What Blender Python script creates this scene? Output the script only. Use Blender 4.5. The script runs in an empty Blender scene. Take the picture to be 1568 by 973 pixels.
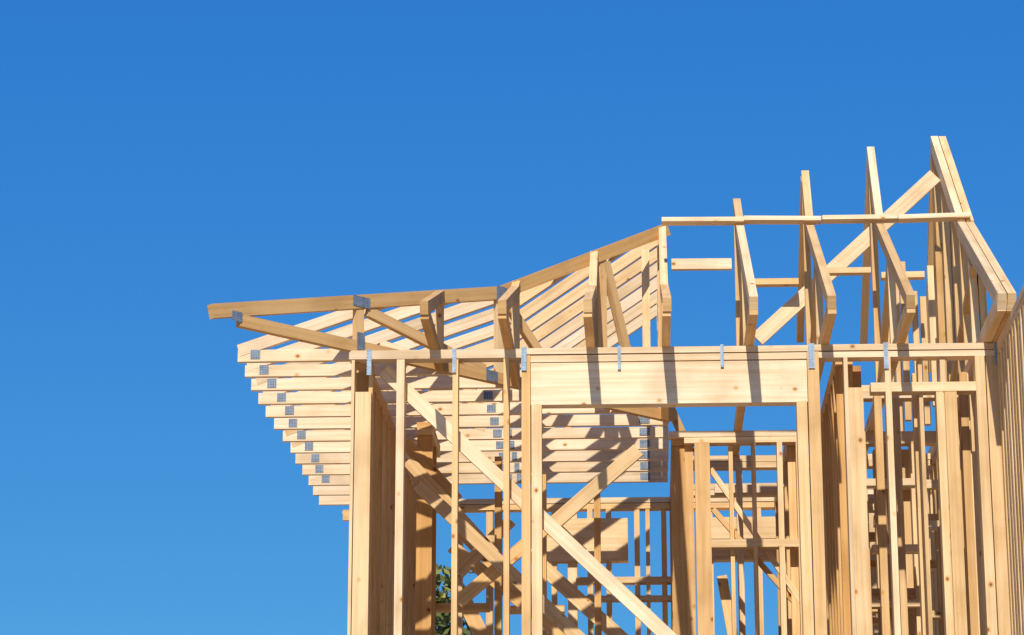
import bpy, math, random
from mathutils import Vector
random.seed(7)
R=random.random
def rr(a,b): return a+(b-a)*R()
sc=bpy.context.scene

# ------------------------------------------------------------------ materials
def newmat(n):
    m=bpy.data.materials.new(n); m.use_nodes=True
    nt=m.node_tree; return m,nt,nt.nodes['Principled BSDF']
def N(nt,t,**k):
    n=nt.nodes.new(t)
    for a,b in k.items(): setattr(n,a,b)
    return n
def ramp(nt,stops,interp='LINEAR'):
    r=N(nt,'ShaderNodeValToRGB'); cr=r.color_ramp; cr.interpolation=interp
    while len(cr.elements)<len(stops): cr.elements.new(.5)
    for e,(p,c) in zip(cr.elements,stops):
        e.position=p; e.color=(c[0],c[1],c[2],1)
    return r
def mix(nt,bt,a,b,f):
    m=N(nt,'ShaderNodeMix',data_type='RGBA',blend_type=bt)
    for i,v in ((0,f),(6,a),(7,b)):
        if isinstance(v,(int,float)): m.inputs[i].default_value=v
        elif isinstance(v,tuple): m.inputs[i].default_value=v
        else: nt.links.new(v,m.inputs[i])
    return m.outputs[2]

def wood():
    m,nt,b=newmat('pine_lumber'); L=nt.links.new
    uv=N(nt,'ShaderNodeUVMap',uv_map='UVMap')
    at=N(nt,'ShaderNodeAttribute',attribute_name='tint')
    sep=N(nt,'ShaderNodeSeparateColor'); L(at.outputs['Color'],sep.inputs[0])
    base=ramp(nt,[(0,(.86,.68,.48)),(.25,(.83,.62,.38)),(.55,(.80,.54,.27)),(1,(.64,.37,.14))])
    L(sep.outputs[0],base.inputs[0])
    # broad streaks
    mp=N(nt,'ShaderNodeMapping'); mp.inputs['Scale'].default_value=(1.6,48,1); L(uv.outputs[0],mp.inputs[0])
    n1=N(nt,'ShaderNodeTexNoise'); n1.inputs['Scale'].default_value=1; n1.inputs['Detail'].default_value=5; L(mp.outputs[0],n1.inputs['Vector'])
    r1=ramp(nt,[(.3,(.84,.76,.64)),(.60,(1.0,1.0,1.0))]); L(n1.outputs[0],r1.inputs[0])
    c=mix(nt,'MULTIPLY',base.outputs[0],r1.outputs[0],1.0)
    # growth rings
    mp2=N(nt,'ShaderNodeMapping'); mp2.inputs['Scale'].default_value=(.9,40,1); L(uv.outputs[0],mp2.inputs[0])
    wv=N(nt,'ShaderNodeTexWave',bands_direction='Y'); wv.inputs['Scale'].default_value=1.3; wv.inputs['Distortion'].default_value=4; wv.inputs['Detail'].default_value=2; wv.inputs['Detail Scale'].default_value=.6
    L(mp2.outputs[0],wv.inputs['Vector'])
    r2=ramp(nt,[(.0,(.84,.74,.60)),(.45,(1,1,1))]); L(wv.outputs[0],r2.inputs[0])
    # ring contrast differs from board to board
    rc=N(nt,'ShaderNodeMath',operation='MULTIPLY_ADD'); L(sep.outputs[2],rc.inputs[0]); rc.inputs[1].default_value=.6; rc.inputs[2].default_value=.15
    c=mix(nt,'MULTIPLY',c,r2.outputs[0],rc.outputs[0])
    # knots: only in a few cells
    mp3=N(nt,'ShaderNodeMapping'); mp3.inputs['Scale'].default_value=(13,17,1); L(uv.outputs[0],mp3.inputs[0])
    vo=N(nt,'ShaderNodeTexVoronoi'); vo.inputs['Scale'].default_value=1; L(mp3.outputs[0],vo.inputs['Vector'])
    r3=ramp(nt,[(.0,(.24,.11,.05)),(.08,(.40,.22,.10)),(.15,(.80,.65,.46)),(.28,(1,1,1))]); L(vo.outputs['Distance'],r3.inputs[0])
    s3=N(nt,'ShaderNodeSeparateColor'); L(vo.outputs['Color'],s3.inputs[0])
    g3=N(nt,'ShaderNodeMath',operation='GREATER_THAN'); g3.inputs[1].default_value=.87; L(s3.outputs[0],g3.inputs[0])
    c=mix(nt,'MULTIPLY',c,r3.outputs[0],g3.outputs[0])
    # grime / weather marks
    n2=N(nt,'ShaderNodeTexNoise'); n2.inputs['Scale'].default_value=3.0; n2.inputs['Detail'].default_value=6
    L(uv.outputs[0],n2.inputs['Vector'])
    r4=ramp(nt,[(.33,(.72,.66,.58)),(.52,(1,1,1))]); L(n2.outputs[0],r4.inputs[0])
    c=mix(nt,'MULTIPLY',c,r4.outputs[0],.6)
    br=N(nt,'ShaderNodeMath',operation='MULTIPLY_ADD'); L(sep.outputs[1],br.inputs[0]); br.inputs[1].default_value=.45; br.inputs[2].default_value=.74
    cc=N(nt,'ShaderNodeCombineColor'); [L(br.outputs[0],cc.inputs[i]) for i in range(3)]
    c=mix(nt,'MULTIPLY',c,cc.outputs[0],1.0)
    L(c,b.inputs['Base Color']); b.inputs['Roughness'].default_value=.75
    b.inputs['Specular IOR Level'].default_value=.2
    bp=N(nt,'ShaderNodeBump'); bp.inputs['Strength'].default_value=.2; bp.inputs['Distance'].default_value=.003
    L(n1.outputs[0],bp.inputs['Height']); L(bp.outputs[0],b.inputs['Normal'])
    return m
WOOD=wood()
def steel(name,holes):
    m,nt,b=newmat(name); L=nt.links.new
    uv=N(nt,'ShaderNodeUVMap',uv_map='UVMap')
    vo=N(nt,'ShaderNodeTexVoronoi'); vo.inputs['Scale'].default_value=110 if holes else 60; vo.inputs['Randomness'].default_value=0
    L(uv.outputs[0],vo.inputs['Vector'])
    r=ramp(nt,[(.24,(.04,.055,.08)),(.40,(.26,.32,.40))]) if holes else ramp(nt,[(.1,(.15,.21,.28)),(.2,(.32,.43,.56))])
    L(vo.outputs['Distance'],r.inputs[0])
    n=N(nt,'ShaderNodeTexNoise'); n.inputs['Scale'].default_value=25; L(uv.outputs[0],n.inputs['Vector'])
    r2=ramp(nt,[(.35,(.7,.7,.7)),(.65,(1.0,1.0,1.0))]); L(n.outputs[0],r2.inputs[0])
    c=mix(nt,'MULTIPLY',r.outputs[0],r2.outputs[0],1.0)
    L(c,b.inputs['Base Color']); b.inputs['Metallic'].default_value=.2; b.inputs['Roughness'].default_value=.55
    return m
PLATE=steel('galvanised_nail_plate',True); STRAP=steel('galvanised_strap',False)

# ------------------------------------------------------------------ mesh builder
class Part:
    def __init__(s,name,mat): s.n=name; s.m=mat; s.v=[]; s.f=[]; s.uv=[]; s.t=[]
    def board(s,p0,p1,a,b,up=(0,0,1),tone=.4,jit=.002,bright=None,spread=.28):
        """board from p0 to p1; a = size along 'up', b = size across"""
        p0=Vector(p0); p1=Vector(p1); d=(p1-p0); ln=d.length; d.normalize()
        u=Vector(up); u=(u-d*u.dot(d)).normalized(); w=d.cross(u)
        j=lambda: Vector((rr(-jit,jit),rr(-jit,jit),rr(-jit,jit)))
        p0=p0+j()-d*rr(0,jit); p1=p1+j()+d*rr(0,jit)
        a=a/2*(1+rr(-.012,.012)); b=b/2*(1+rr(-.012,.012))
        i=len(s.v)
        for p in (p0,p1):
            for (x,y) in ((-1,-1),(1,-1),(1,1),(-1,1)): s.v.append(p+u*(a*x)+w*(b*y))
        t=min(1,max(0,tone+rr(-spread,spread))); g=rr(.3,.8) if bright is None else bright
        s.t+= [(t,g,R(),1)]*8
        ou,ov=rr(0,50),rr(0,50)
        side=[2*a,2*b,2*a,2*b]; acc=0
        for k in range(4):
            k2=(k+1)%4
            s.f.append((i+k,i+4+k,i+4+k2,i+k2))
            s.uv+=[(ou,ov+acc),(ou+ln,ov+acc),(ou+ln,ov+acc+side[k]),(ou,ov+acc+side[k])]
            acc+=side[k]+.21
        s.f.append((i+0,i+1,i+2,i+3)); s.f.append((i+7,i+6,i+5,i+4))
        for _ in range(2): s.uv+=[(ou,ov),(ou,ov+2*a),(ou+.03,ov+2*a),(ou+.03,ov)]
    def make(s,parent):
        me=bpy.data.meshes.new(s.n); me.from_pydata([tuple(v) for v in s.v],[],s.f)
        uvl=me.uv_layers.new(name='UVMap')
        for k,c in enumerate(s.uv): uvl.data[k].uv=c
        ca=me.color_attributes.new('tint','FLOAT_COLOR','POINT')
        for k,c in enumerate(s.t): ca.data[k].color=c
        me.materials.append(s.m)
        import bmesh
        bm=bmesh.new(); bm.from_mesh(me); bmesh.ops.recalc_face_normals(bm,faces=bm.faces); bm.to_mesh(me); bm.free()
        o=bpy.data.objects.new(s.n,me); sc.collection.objects.link(o); o.parent=parent
        return o
house=bpy.data.objects.new('timber_frame_house',None); sc.collection.objects.link(house)
ZP=5.2            # top of wall plates
ZB=0.15           # slab top
OH=.609           # eave overhang
XL,XR=-1.52,1.805 # outer faces of left / right walls
XE=XL-OH; YE=-OH  # eave corner
parts=[]
def part(n,m=WOOD):
    p=Part(n,m); parts.append(p); return p

# image pixel coordinates -> metres on a wall plane, scaled for its depth
class PixelPlane:
    def __init__(s,y,scale,v0): s.y=y; s.s=scale; s.v0=v0
    def x(s,u): return (u-985)/s.s
    def z(s,v): return ZP-(v-s.v0)/(s.s*.992)

# ------------------------------------------------------------------ FRONT WALL
F=PixelPlane(0,299.5,533)
fw=part('front_wall_framing')
def stud(p,sh,u0,u1,v=None,dep=.09,y=None,zb=ZB,tone=.5,bright=None,dy=0):
    x=(sh.x(u0)+sh.x(u1))/2; w=sh.x(u1)-sh.x(u0)
    zt=(ZP-.075) if v is None else sh.z(v)
    yy=sh.y+dep/2+dy
    p.board((x,yy,zb),(x,yy,zt),dep,w,up=(0,1,0),tone=tone,bright=bright)
def hor(p,sh,u0,u1,v0,v1,dep=.09,dy=0,tone=.35,bright=None):
    z=(sh.z(v0)+sh.z(v1))/2; h=sh.z(v0)-sh.z(v1); y=sh.y+dep/2+dy
    p.board((sh.x(u0),y,z),(sh.x(u1),y,z),h,dep,up=(0,0,1),tone=tone,bright=bright,jit=.0012)
# plates
hor(fw,F,533,800,533,547,tone=.15,dy=-.004) 
hor(fw,F,800.6,1236,533,542.5,tone=.1,dy=-.004); hor(fw,F,812,1234,544.2,554.4,dy=.003,tone=.1)
hor(fw,F,1236.6,1526,533,542.5,tone=.15,dy=-.004); hor(fw,F,1252,1526,544,553,tone=.15,dy=.003)
# header over the big opening
hor(fw,F,812.6,1233.4,556.2,621,dep=.085,dy=.003,tone=.03,bright=.72)
# studs
stud(fw,F,543,567,v=598,tone=.6,bright=.6); 
stud(fw,F,538,566,dep=.04,dy=.17,tone=1,bright=.1)  # set-back corner stud; the recess shade is put into its dark tone
stud(fw,F,537,541.8,v=548,tone=.5)
stud(fw,F,562,568,v=548,tone=.6,dy=.05)
stud(fw,F,607,619,v=547,tone=.4); stud(fw,F,692.5,701,v=547,tone=.35); stud(fw,F,771,779.5,v=547,tone=.4)
stud(fw,F,798,811.3,v=544,tone=.5); stud(fw,F,813.4,829,v=621,tone=.45)
stud(fw,F,1217,1232.6,v=621,tone=.5); stud(fw,F,1234.4,1252,v=544,tone=.4)
stud(fw,F,1296,1318,v=600,tone=.5); stud(fw,F,1290,1320,v=553,dep=.03,dy=.19,tone=1,bright=.1)  # second stud sits back, coloured dark to paint in the recess shadow
stud(fw,F,1289,1295,v=553,tone=.4)
stud(fw,F,1352,1361,v=553,tone=.35)
stud(fw,F,1403,1409,v=553,tone=.5,dy=.04)
stud(fw,F,1428,1439,v=608,tone=.4); stud(fw,F,1440.8,1459,v=608,tone=.35); stud(fw,F,1436,1444,v=553,tone=.5,dy=.02)
hor(fw,F,1330,1490,592,606,tone=.2,dy=.01)
stud(fw,F,1488,1502.6,v=553,tone=.4); stud(fw,F,1504.2,1526,v=553,tone=.45,dy=.006)
# sole plate / mid floor band
fw.board((XL,.045,ZB+.02),(XR,.045,ZB+.02),.04,.1,tone=.3)
fw.board((XL,.05,2.55),(.87-2.39,.05,2.55),.25,.04,tone=.3)

# ------------------------------------------------------------------ side walls (run in depth)
def ywall(p,x,y0,y1,step,zt=ZP,w=.088,th=.036,tone=.6,plates=2,zb=ZB,drop=0):
    for k in range(plates):
        p.board((x,y0,zt-.018-.037*k),(x,y1,zt-.018-.037*k),.036,w,tone=tone-.2)
    p.board((x,y0,zb+.018),(x,y1,zb+.018),.036,w,tone=tone)
    y=y0+th/2+.01
    while y<y1:
        p.board((x,y,zb+.04),(x,y,zt-.037*plates),th,w,up=(0,1,0),tone=tone)
        y+=step*rr(.95,1.05)
lw=part('left_wall_framing')
ywall(lw,XL+.047,.24,3.95,.17,tone=1)
ri=part('right_wall_framing')
ywall(ri,XR-.045,.12,3.9,.22,tone=.75)
pj=part('projecting_wall_framing')
ywall(pj,XR+.043,-2.6,-.03,.105,tone=.45,th=.045,w=.11)
iw=part('interior_wall_framing')
ywall(iw,1.03,.16,1.88,.20,tone=.9)
ywall(iw,.2,1.95,3.74,.22,tone=.9)
ywall(iw,.87,2.0,3.74,.4,tone=.7)
# cross walls ---------------------------------------------------------------
def xwall(p,y,x0,x1,step,tone=.45,th=.036,d=.088,zt=ZP,plates=2,zb=ZB):
    for k in range(plates): p.board((x0,y+.002*k,zt-.018-.037*k),(x1,y+.002*k,zt-.018-.037*k),.036,d,tone=tone-.25)
    x=x0+th/2
    while x<x1:
        p.board((x,y,zb),(x,y,zt-.037*plates),th,d,up=(1,0,0),tone=tone)
        x+=step*rr(.8,1.2)
M=PixelPlane(1.9,262,663)
mw=part('middle_wall_framing')
hor(mw,M,1022,1262,663,672,tone=.15); hor(mw,M,1045,1262,672.5,681,dy=.003,tone=.2)
stud(mw,M,1046,1058,v=681,tone=.6,dy=.05); stud(mw,M,1060,1083,v=681,tone=.5)
stud(mw,M,1146,1152,v=681,tone=.5); stud(mw,M,1184,1192,v=681,tone=.4); stud(mw,M,1112,1118,v=681,tone=.55,dy=.05)
stud(mw,M,1213,1222,v=681,tone=.5); stud(mw,M,1250,1262,v=681,tone=.5)
hor(mw,M,1078,1222,828,840,tone=.25)
# plates of cross walls farther back
xwall(iw,2.6,.25,1.0,.33,tone=.5); xwall(iw,3.4,.25,1.0,.38,tone=.5)
hor(iw,PixelPlane(2.6,251,700),1090,1218,742,754,tone=.2)
rb=part('room_framing')
for y,st in ((.9,.25),(2.0,.14),(2.6,.17),(3.45,.15)):
    xwall(rb,y,1.1,XR-.1,st,tone=.5)
for k in range(12):
    y=rr(.3,3.6); x=rr(1.15,1.7); rb.board((x,y,ZB),(x,y,ZP-.08),.04,.088,up=(1,0,0),tone=.5)
for k in range(16):
    y=rr(.8,3.6); x=rr(1.12,1.35); z=rr(3.8,5.0); rb.board((x,y,z),(x+rr(.25,.45),y,z),.04,.088,tone=.3)
for k in range(5):
    y=2.05+.3*k; z=4.9-.18*k; rb.board((1.38,y,z),(1.74,y,z),.05,.06,tone=.3)
# left room: partitions and blocking seen through the front studs
lr=part('left_room_framing')
ywall(lr,-1.25,1.6,2.2,.3,tone=.9)
for (x0,x1,y,z) in ((-.85,-.5,3.0,4.35),(-.72,-.4,3.1,4.2),(-1.3,-.9,2.0,4.2)):
    lr.board((x0,y,z),(x1,y,z),.04,.09,tone=.6)
for (x,y) in ((-.62,2.7),(-.3,3.1),(-.86,2.2)):
    lr.board((x,y,ZB),(x,y,ZP-.08),.09,.04,up=(0,1,0),tone=.8)
# rear wall
B=PixelPlane(3.75,234,766)
bw=part('rear_wall_framing')
hor(bw,B,628,1250,766,774); hor(bw,B,640,1250,775,783,dy=.003)
hor(bw,B,800,958,797,862,tone=.1,bright=.7); hor(bw,B,1060,1215,797,862,tone=.1)
for u,w in ((640,10),(700,9),(745,10),(843,8),(868,14),(897,8),(925,8),(968,8),(985,6),(1008,8),(1022,9),(1075,10),(1150,8),(1210,8)):
    stud(bw,B,u,u+w,v=783,tone=.5,dy=rr(.0,.02))
hor(bw,B,880,1030,886,895); hor(bw,B,880,1030,914,921)

# long braces (sloping boards nailed inside the walls)
br=part('diagonal_braces')
def brace(sh,u0,v0,u1,v1,w=.072,th=.03,tone=.45,dy=.12):
    br.board((sh.x(u0),sh.y+dy,sh.z(v0)),(sh.x(u1),sh.y+dy,sh.z(v1)),th,w,up=(0,1,0),tone=tone)
brace(F,583,556,1060,1012,tone=.25)
brace(F,975,680,836,800,dy=.2,tone=.3)
brace(PixelPlane(1.0,278,600),640,730,930,1010,tone=.5,dy=.1)
brace(PixelPlane(1.0,278,600),836,790,700,905,tone=.5,dy=.2)
brace(PixelPlane(1.5,268,640),620,670,700,760,tone=.6)
brace(PixelPlane(1.5,268,640),625,700,760,850,tone=.6,dy=.1)
brace(PixelPlane(2.2,258,690),690,840,900,1010,tone=.5)
brace(PixelPlane(2.2,258,690),780,800,700,880,tone=.6)
brace(PixelPlane(2.6,252,700),700,800,800,905,tone=.6)
brace(PixelPlane(2.9,246,720),705,900,760,1010,tone=.6,w=.09)
brace(B,830,880,960,1000,w=.09,tone=.5,dy=-.3)
brace(M,1085,715,1222,925,w=.03,tone=.4); brace(M,1088,775,1205,915,w=.03,tone=.4,dy=.16)
brace(M,1100,870,1120,1000,w=.06,tone=.6,dy=.3)
brace(M,1025,620,1055,690,w=.05,tone=.5,dy=.1)

# ------------------------------------------------------------------ ROOF
KN=1.349; S1=.343; S2=.688; TX=2.27      # knee, pitches, run to the ridge
HB=.085
def P(t): return ZP+HB+ (S1*t if t<KN else S1*KN+S2*(t-KN))
rt=part('roof_trusses'); npl=part('nail_plates',PLATE)
def hipP(t,z): return Vector((XE+t,YE+t,z))
def chordtop(p,fn,t0,t1,h,th,tone):
    ks=[t0]+([KN] if t0<KN<t1 else [])+[t1]
    for a,b in zip(ks,ks[1:]):
        p.board(fn(a,P(a)-h/2),fn(b,P(b)-h/2),h,th,up=(0,0,1),tone=tone)
# hip truss, 45 degrees in plan
hp=part('hip_truss')
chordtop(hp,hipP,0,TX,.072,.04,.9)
hp.board(hipP(.12,ZP+.032),hipP(TX,ZP+.032),.062,.038,tone=.8)
for t in (.66,1.35,1.9): hp.board(hipP(t,ZP+.04),hipP(t,P(t)-.06),.05,.032,up=(1,1,0),tone=.7)
for a,b in ((.70,1.27),(1.38,1.68),(1.92,2.1)):
    hp.board(hipP(a,P(a)-.09),hipP(b,ZP+.06),.055,.032,up=(0,0,1),tone=.7)
n45=Vector((1,-1,0)).normalized()
def plate(p,c,along,up,w,h,n,off): 
    c=Vector(c)+Vector(n)*off; a=Vector(along).normalized()
    p.board(c-a*w/2,c+a*w/2,h,.003,up=up,jit=0)
for t,z,w,h in ((.10,ZP+.045,.06,.05),(.66,P(.66)-.04,.11,.055),(.66,ZP+.06,.05,.09),(1.35,P(1.35)-.05,.075,.09),(1.30,ZP+.03,.08,.06)):
    plate(npl,hipP(t,z),(1,1,0),(0,0,1),w,h,n45,.0225)
# trusses parallel to the street wall
HX=.063
YT=[.21+.307*i for i in range(13)]
for i,y in enumerate(YT):
    tend=min(TX,y-YE)
    full=tend>=TX-.01
    if i>=11: tend=.75
    f=lambda t,z,y=y: Vector((XE+t,y,z))
    e0=rr(-.008,.014)
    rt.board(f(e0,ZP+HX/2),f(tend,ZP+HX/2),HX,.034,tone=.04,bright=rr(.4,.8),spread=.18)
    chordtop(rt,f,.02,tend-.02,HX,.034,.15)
    if i>=11: continue
    if full:
        rt.board(f(TX-.03,ZP+HX),f(TX-.03,P(TX)-.02),.045,.034,up=(1,0,0),tone=.3)
        rt.board(f(TX-.12,ZP+HX),f(TX-.12,P(TX-.12)-.05),.045,.034,up=(1,0,0),tone=.35)
    if tend>1.8 and i%2==0:
        rt.board(f(1.30,P(1.30)-.07),f(1.70,ZP+HX),.045,.032,tone=.3)
    if tend>1.2:
        rt.board(f(.66,ZP+HX),f(.66,P(.66)-.05),.045,.032,up=(1,0,0),tone=.3)
        rt.board(f(.70,P(.70)-.07),f(1.2,ZP+HX),.045,.032,tone=.3)
    px=.115+rr(-.012,.012)
    plate(npl,f(px,ZP+.036+rr(-.003,.003)),(1,0,0),(0,0,1),.05,.05,(0,-1,0),.0185)
    if i>2: 
        plate(npl,f(1.27,ZP+.032),(1,0,0),(0,0,1),.05,.045,(0,-1,0),.0185)
    if full: plate(npl,f(TX-.14,ZP+.032),(1,0,0),(0,0,1),.06,.045,(0,-1,0),.0185)
    if i>4: plate(npl,f(1.34,ZP+.032),(1,0,0),(0,0,1),.03,.05,(0,-1,0),.0195)
# small lower eave behind
rt.board((XE+.12,4.25,ZP-.0),(XE+.7,4.25,ZP+.0),.07,.035,tone=.6)
rt.board((XE+.12,4.25,ZP-.0),(XE+.7,4.25,ZP+.16),.05,.035,tone=.6)

# front jacks running back from the street eave
jk=part('jack_trusses')
JH=.066; JT=.042
XJ=[-1.075,-.69,-.271,.118]
for x in XJ:
    te=x-XE
    f=lambda t,z,x=x: Vector((x,YE+t,z))
    chordtop(jk,f,.0,te,JH,JT,.6)
    jk.board(f(.02,ZP+JH/2),f(te+.0,ZP+JH/2),JH,JT,tone=.7)
    jk.board(f(te-.05,ZP+JH),f(te-.05,P(te)-.06),.05,JT,up=(0,1,0),tone=.6)
# taller jacks of the main hip: (x, peak run, peak height above eave)
tb,hb=1.51,.855
tall=[(.542,1.98,1.15),(.925,1.84,1.27),(1.308,1.94,1.44),(1.75,2.62,1.73)]
for k,(x,tp,hp_) in enumerate(tall):
    ply=2 if k==3 else 1
    for q in range(ply):
        xx=x+q*.046
        f=lambda t,z,xx=xx: Vector((xx,YE+t,z))
        z0=ZP+HB
        h=.085 if k==3 else JH
        z1=ZP+HB+hb; z2=ZP+HB+hp_
        jk.board(f(0,z0-h/2),f(tb+.02,z1-h/2),h,JT,tone=.4)
        jk.board(f(tb,z1-h/2),f(tp,z2-h/2),h,JT,tone=.35)
        jk.board(f(.02,ZP+h/2),f(3.6,ZP+h/2),h,JT,tone=.6)
        hz=lambda t: (z0+hb*t/tb) if t<tb else z1+(z2-z1)*(t-tb)/(tp-tb)
        vs=[tp-.03, .95] if k<3 else [1.1,1.45,1.8,2.25,tp-.04]
        for t in vs: jk.board(f(t,ZP+h),f(t,hz(t)-.05),.045,JT*.9,up=(0,1,0),tone=.6)
        jk.board(f(.98,hz(.98)-.1),f(tp-.1,ZP+h),.05,JT*.85,tone=.6)
        # back slope down behind the peak
        if k!=0: jk.board(f(tp-.02,z2-.06),f(tp+.9,ZP+.6),.05,JT,tone=.6)
for (x,y0,n) in ((1.62,.9,4),(1.5,1.7,3)):
    for i in range(n):
        jk.board((x,y0+i*.45,ZP),(x,y0+i*.45,ZP+rr(.7,1.0)),.045,.035,up=(0,1,0),tone=.6)
# lateral runner and blocking
rn=part('roof_bracing')
yb=YE+tb
segs=[(.11,.56),(.565,.985),(.99,1.40),(1.405,1.80)]
for a,b in segs:
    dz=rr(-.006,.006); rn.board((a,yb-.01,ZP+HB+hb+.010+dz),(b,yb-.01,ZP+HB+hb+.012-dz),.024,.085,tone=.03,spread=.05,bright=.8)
rn.board((.65,1.60,ZP+.46),(1.70,1.60,ZP+1.43),.03,.085,up=(0,1,0),tone=.2,bright=.7)
rn.board((.17,1.5,ZP+.885),(.51,1.5,ZP+.885),.062,.035,tone=.05,bright=.75)
rn.board((.61,1.5,ZP+.77),(.89,1.5,ZP+.77),.035,.06,tone=.5)
rn.board((1.04,1.5,ZP+.83),(1.30,1.5,ZP+.83),.032,.06,tone=.3)
rn.board((1.36,1.5,ZP+.80),(1.60,1.5,ZP+.80),.035,.06,tone=.3)

# straps on the front plate
st=part('metal_straps',STRAP)
for u,a,b,w in ((564,533,572,7),(695,532,570,6),(802,531,568,8),(948,531,568,5),(1105,531,566,5),(1241,531,570,9),(1354,531,572,7),(1521,531,568,6)):
    st.board((F.x(u),-.0075,F.z(a)),(F.x(u),-.0075,F.z(b)),.003,w/299.5,up=(0,1,0),jit=0)
    st.board((F.x(u),-.009,ZP+.0025),(F.x(u),.07,ZP+.0025),.003,w/299.5,up=(0,0,1),jit=0)

for p in parts: p.make(house)

# slab
def cubepart(name,x0,x1,y0,y1,z0,z1,mat,parent):
    p=Part(name,mat); p.board(((x0+x1)/2,y0,(z0+z1)/2),((x0+x1)/2,y1,(z0+z1)/2),z1-z0,x1-x0,jit=0); return p.make(parent)
m,nt,b=newmat('concrete'); n=N(nt,'ShaderNodeTexNoise'); n.inputs['Scale'].default_value=4; n.inputs['Detail'].default_value=8
r=ramp(nt,[(.3,(.30,.28,.24)),(.7,(.44,.41,.36))]); nt.links.new(n.outputs[0],r.inputs[0]); nt.links.new(r.outputs[0],b.inputs['Base Color']); b.inputs['Roughness'].default_value=.9
cubepart('slab',XL-.05,XR+.15,-2.7,4.0,-.1,ZB-.002,m,house)

# ------------------------------------------------------------------ ground
m,nt,b=newmat('dirt'); tc=N(nt,'ShaderNodeTexCoord'); n=N(nt,'ShaderNodeTexNoise'); n.inputs['Scale'].default_value=.8; n.inputs['Detail'].default_value=10
nt.links.new(tc.outputs['Object'],n.inputs['Vector'])
r=ramp(nt,[(.3,(.36,.26,.16)),(.55,(.50,.38,.25)),(.7,(.30,.23,.13))]); nt.links.new(n.outputs[0],r.inputs[0]); nt.links.new(r.outputs[0],b.inputs['Base Color']); b.inputs['Roughness'].default_value=.95
me=bpy.data.meshes.new('ground'); g=2000; me.from_pydata([(-g,-g,0),(g,-g,0),(g,g,0),(-g,g,0)],[],[(0,1,2,3)]); me.materials.append(m)
o=bpy.data.objects.new('ground',me); sc.collection.objects.link(o)

# ------------------------------------------------------------------ tree behind
m,nt,b=newmat('leaves'); oi=N(nt,'ShaderNodeAttribute',attribute_name='lt')
r=ramp(nt,[(0,(.04,.07,.014)),(.6,(.14,.15,.03)),(1,(.38,.30,.05))]); nt.links.new(oi.outputs['Fac'],r.inputs[0]); nt.links.new(r.outputs[0],b.inputs['Base Color']); b.inputs['Roughness'].default_value=.6
LEAF=m
m,nt,b=newmat('bark'); b.inputs['Base Color'].default_value=(.11,.08,.055,1); b.inputs['Roughness'].default_value=.9
BARK=m
def tree(x,y,h,rad):
    root=bpy.data.objects.new('poplar_tree',None); sc.collection.objects.link(root)
    vs=[];fs=[]
    def limb(a,b_,r0,r1):
        a=Vector(a);b_=Vector(b_);d=(b_-a).normalized(); u=d.orthogonal().normalized(); w=d.cross(u); i=len(vs)
        for p,q in ((a,r0),(b_,r1)):
            for k in range(7): an=k/7*math.tau; vs.append(tuple(p+u*q*math.cos(an)+w*q*math.sin(an)))
        for k in range(7): fs.append((i+k,i+(k+1)%7,i+7+(k+1)%7,i+7+k))
    limb((x,y,0),(x+.1,y,h*.5),.16,.10); limb((x+.1,y,h*.5),(x,y,h*.95),.10,.02)
    cl=[]
    for k in range(60):
        z=h*rr(.18,.95); an=rr(0,math.tau); rd=rad*(1-abs(z/h-.45)*1.0)*rr(.4,1); e=(x+rd*math.cos(an),y+rd*math.sin(an),z+.3)
        limb((x,y,z-.3),e,.03,.008); cl.append(e)
    me=bpy.data.meshes.new('trunk'); me.from_pydata(vs,[],fs); me.materials.append(BARK); t=bpy.data.objects.new('trunk',me); sc.collection.objects.link(t); t.parent=root
    lv=[];lf=[];lt=[]
    for c in cl:
        sh=R()
        for k in range(170):
            p=Vector(c)+Vector((random.gauss(0,.14),random.gauss(0,.14),random.gauss(0,.2)))
            a=Vector((rr(-1,1),rr(-1,1),rr(-1,1))).normalized()*.05; q=a.orthogonal().normalized()*.03
            i=len(lv); lv+= [tuple(p-a),tuple(p+q),tuple(p+a),tuple(p-q)]; lf.append((i,i+1,i+2,i+3)); lt+=[min(1,sh*.6+R()*.4)]*4
    me=bpy.data.meshes.new('crown'); me.from_pydata(lv,[],lf); me.materials.append(LEAF)
    at=me.attributes.new('lt','FLOAT','POINT'); at.data.foreach_set('value',lt)
    t=bpy.data.objects.new('crown',me); sc.collection.objects.link(t); t.parent=root
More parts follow.
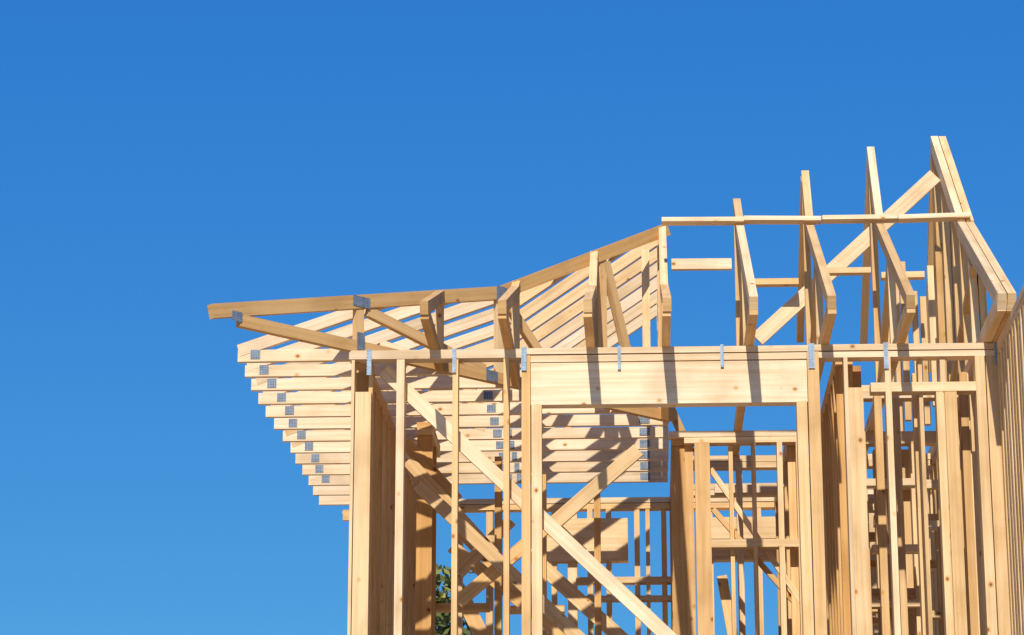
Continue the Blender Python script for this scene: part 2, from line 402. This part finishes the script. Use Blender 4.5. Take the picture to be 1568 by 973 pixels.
tree(-1.97,11.5,5.85,.42)

# ------------------------------------------------------------------ light + sky
EL=42; AZ=4
su=bpy.data.lights.new('sun','SUN'); su.energy=4.9; su.angle=math.radians(.55); su.color=(1,.95,.84)
so=bpy.data.objects.new('sun',su); sc.collection.objects.link(so)
e,a=math.radians(EL),math.radians(AZ)
d=Vector((math.sin(a)*math.cos(e),math.cos(a)*math.cos(e),-math.sin(e)))
so.rotation_euler=d.to_track_quat('-Z','Y').to_euler()
w=bpy.data.worlds.new('World'); sc.world=w; w.use_nodes=True; nt=w.node_tree
bg=nt.nodes['Background']; sk=N(nt,'ShaderNodeTexSky',sky_type='NISHITA'); sk.sun_disc=False
sk.sun_elevation=e; sk.sun_rotation=math.radians(180+AZ); sk.air_density=1.0; sk.dust_density=0; sk.ozone_density=3.0; sk.altitude=1500
ST=.10
ss=N(nt,'ShaderNodeSeparateColor'); nt.links.new(sk.outputs[0],ss.inputs[0]); cc=N(nt,'ShaderNodeCombineColor')
for i,(k,p) in enumerate(((.33,1.15),(.58,.70),(.80,.28))):
    a1=N(nt,'ShaderNodeMath',operation='MULTIPLY'); a1.inputs[1].default_value=ST; nt.links.new(ss.outputs[i],a1.inputs[0])
    a2=N(nt,'ShaderNodeMath',operation='POWER'); a2.inputs[1].default_value=p; nt.links.new(a1.outputs[0],a2.inputs[0])
    a3=N(nt,'ShaderNodeMath',operation='MULTIPLY'); a3.inputs[1].default_value=k/ST; nt.links.new(a2.outputs[0],a3.inputs[0])
    nt.links.new(a3.outputs[0],cc.inputs[i])
nt.links.new(cc.outputs[0],bg.inputs[0]); bg.inputs[1].default_value=ST

cd=bpy.data.cameras.new('camera'); cd.sensor_width=36; cd.lens=95.93; cd.clip_end=6000; cd.clip_start=.1
co=bpy.data.objects.new('camera',cd); sc.collection.objects.link(co); sc.camera=co
co.location=(0,-13.5,1.6); co.rotation_euler=(math.radians(90+15.57),0,math.radians(2.85))
sc.view_settings.view_transform='Standard'; sc.view_settings.look='None'; sc.view_settings.exposure=0
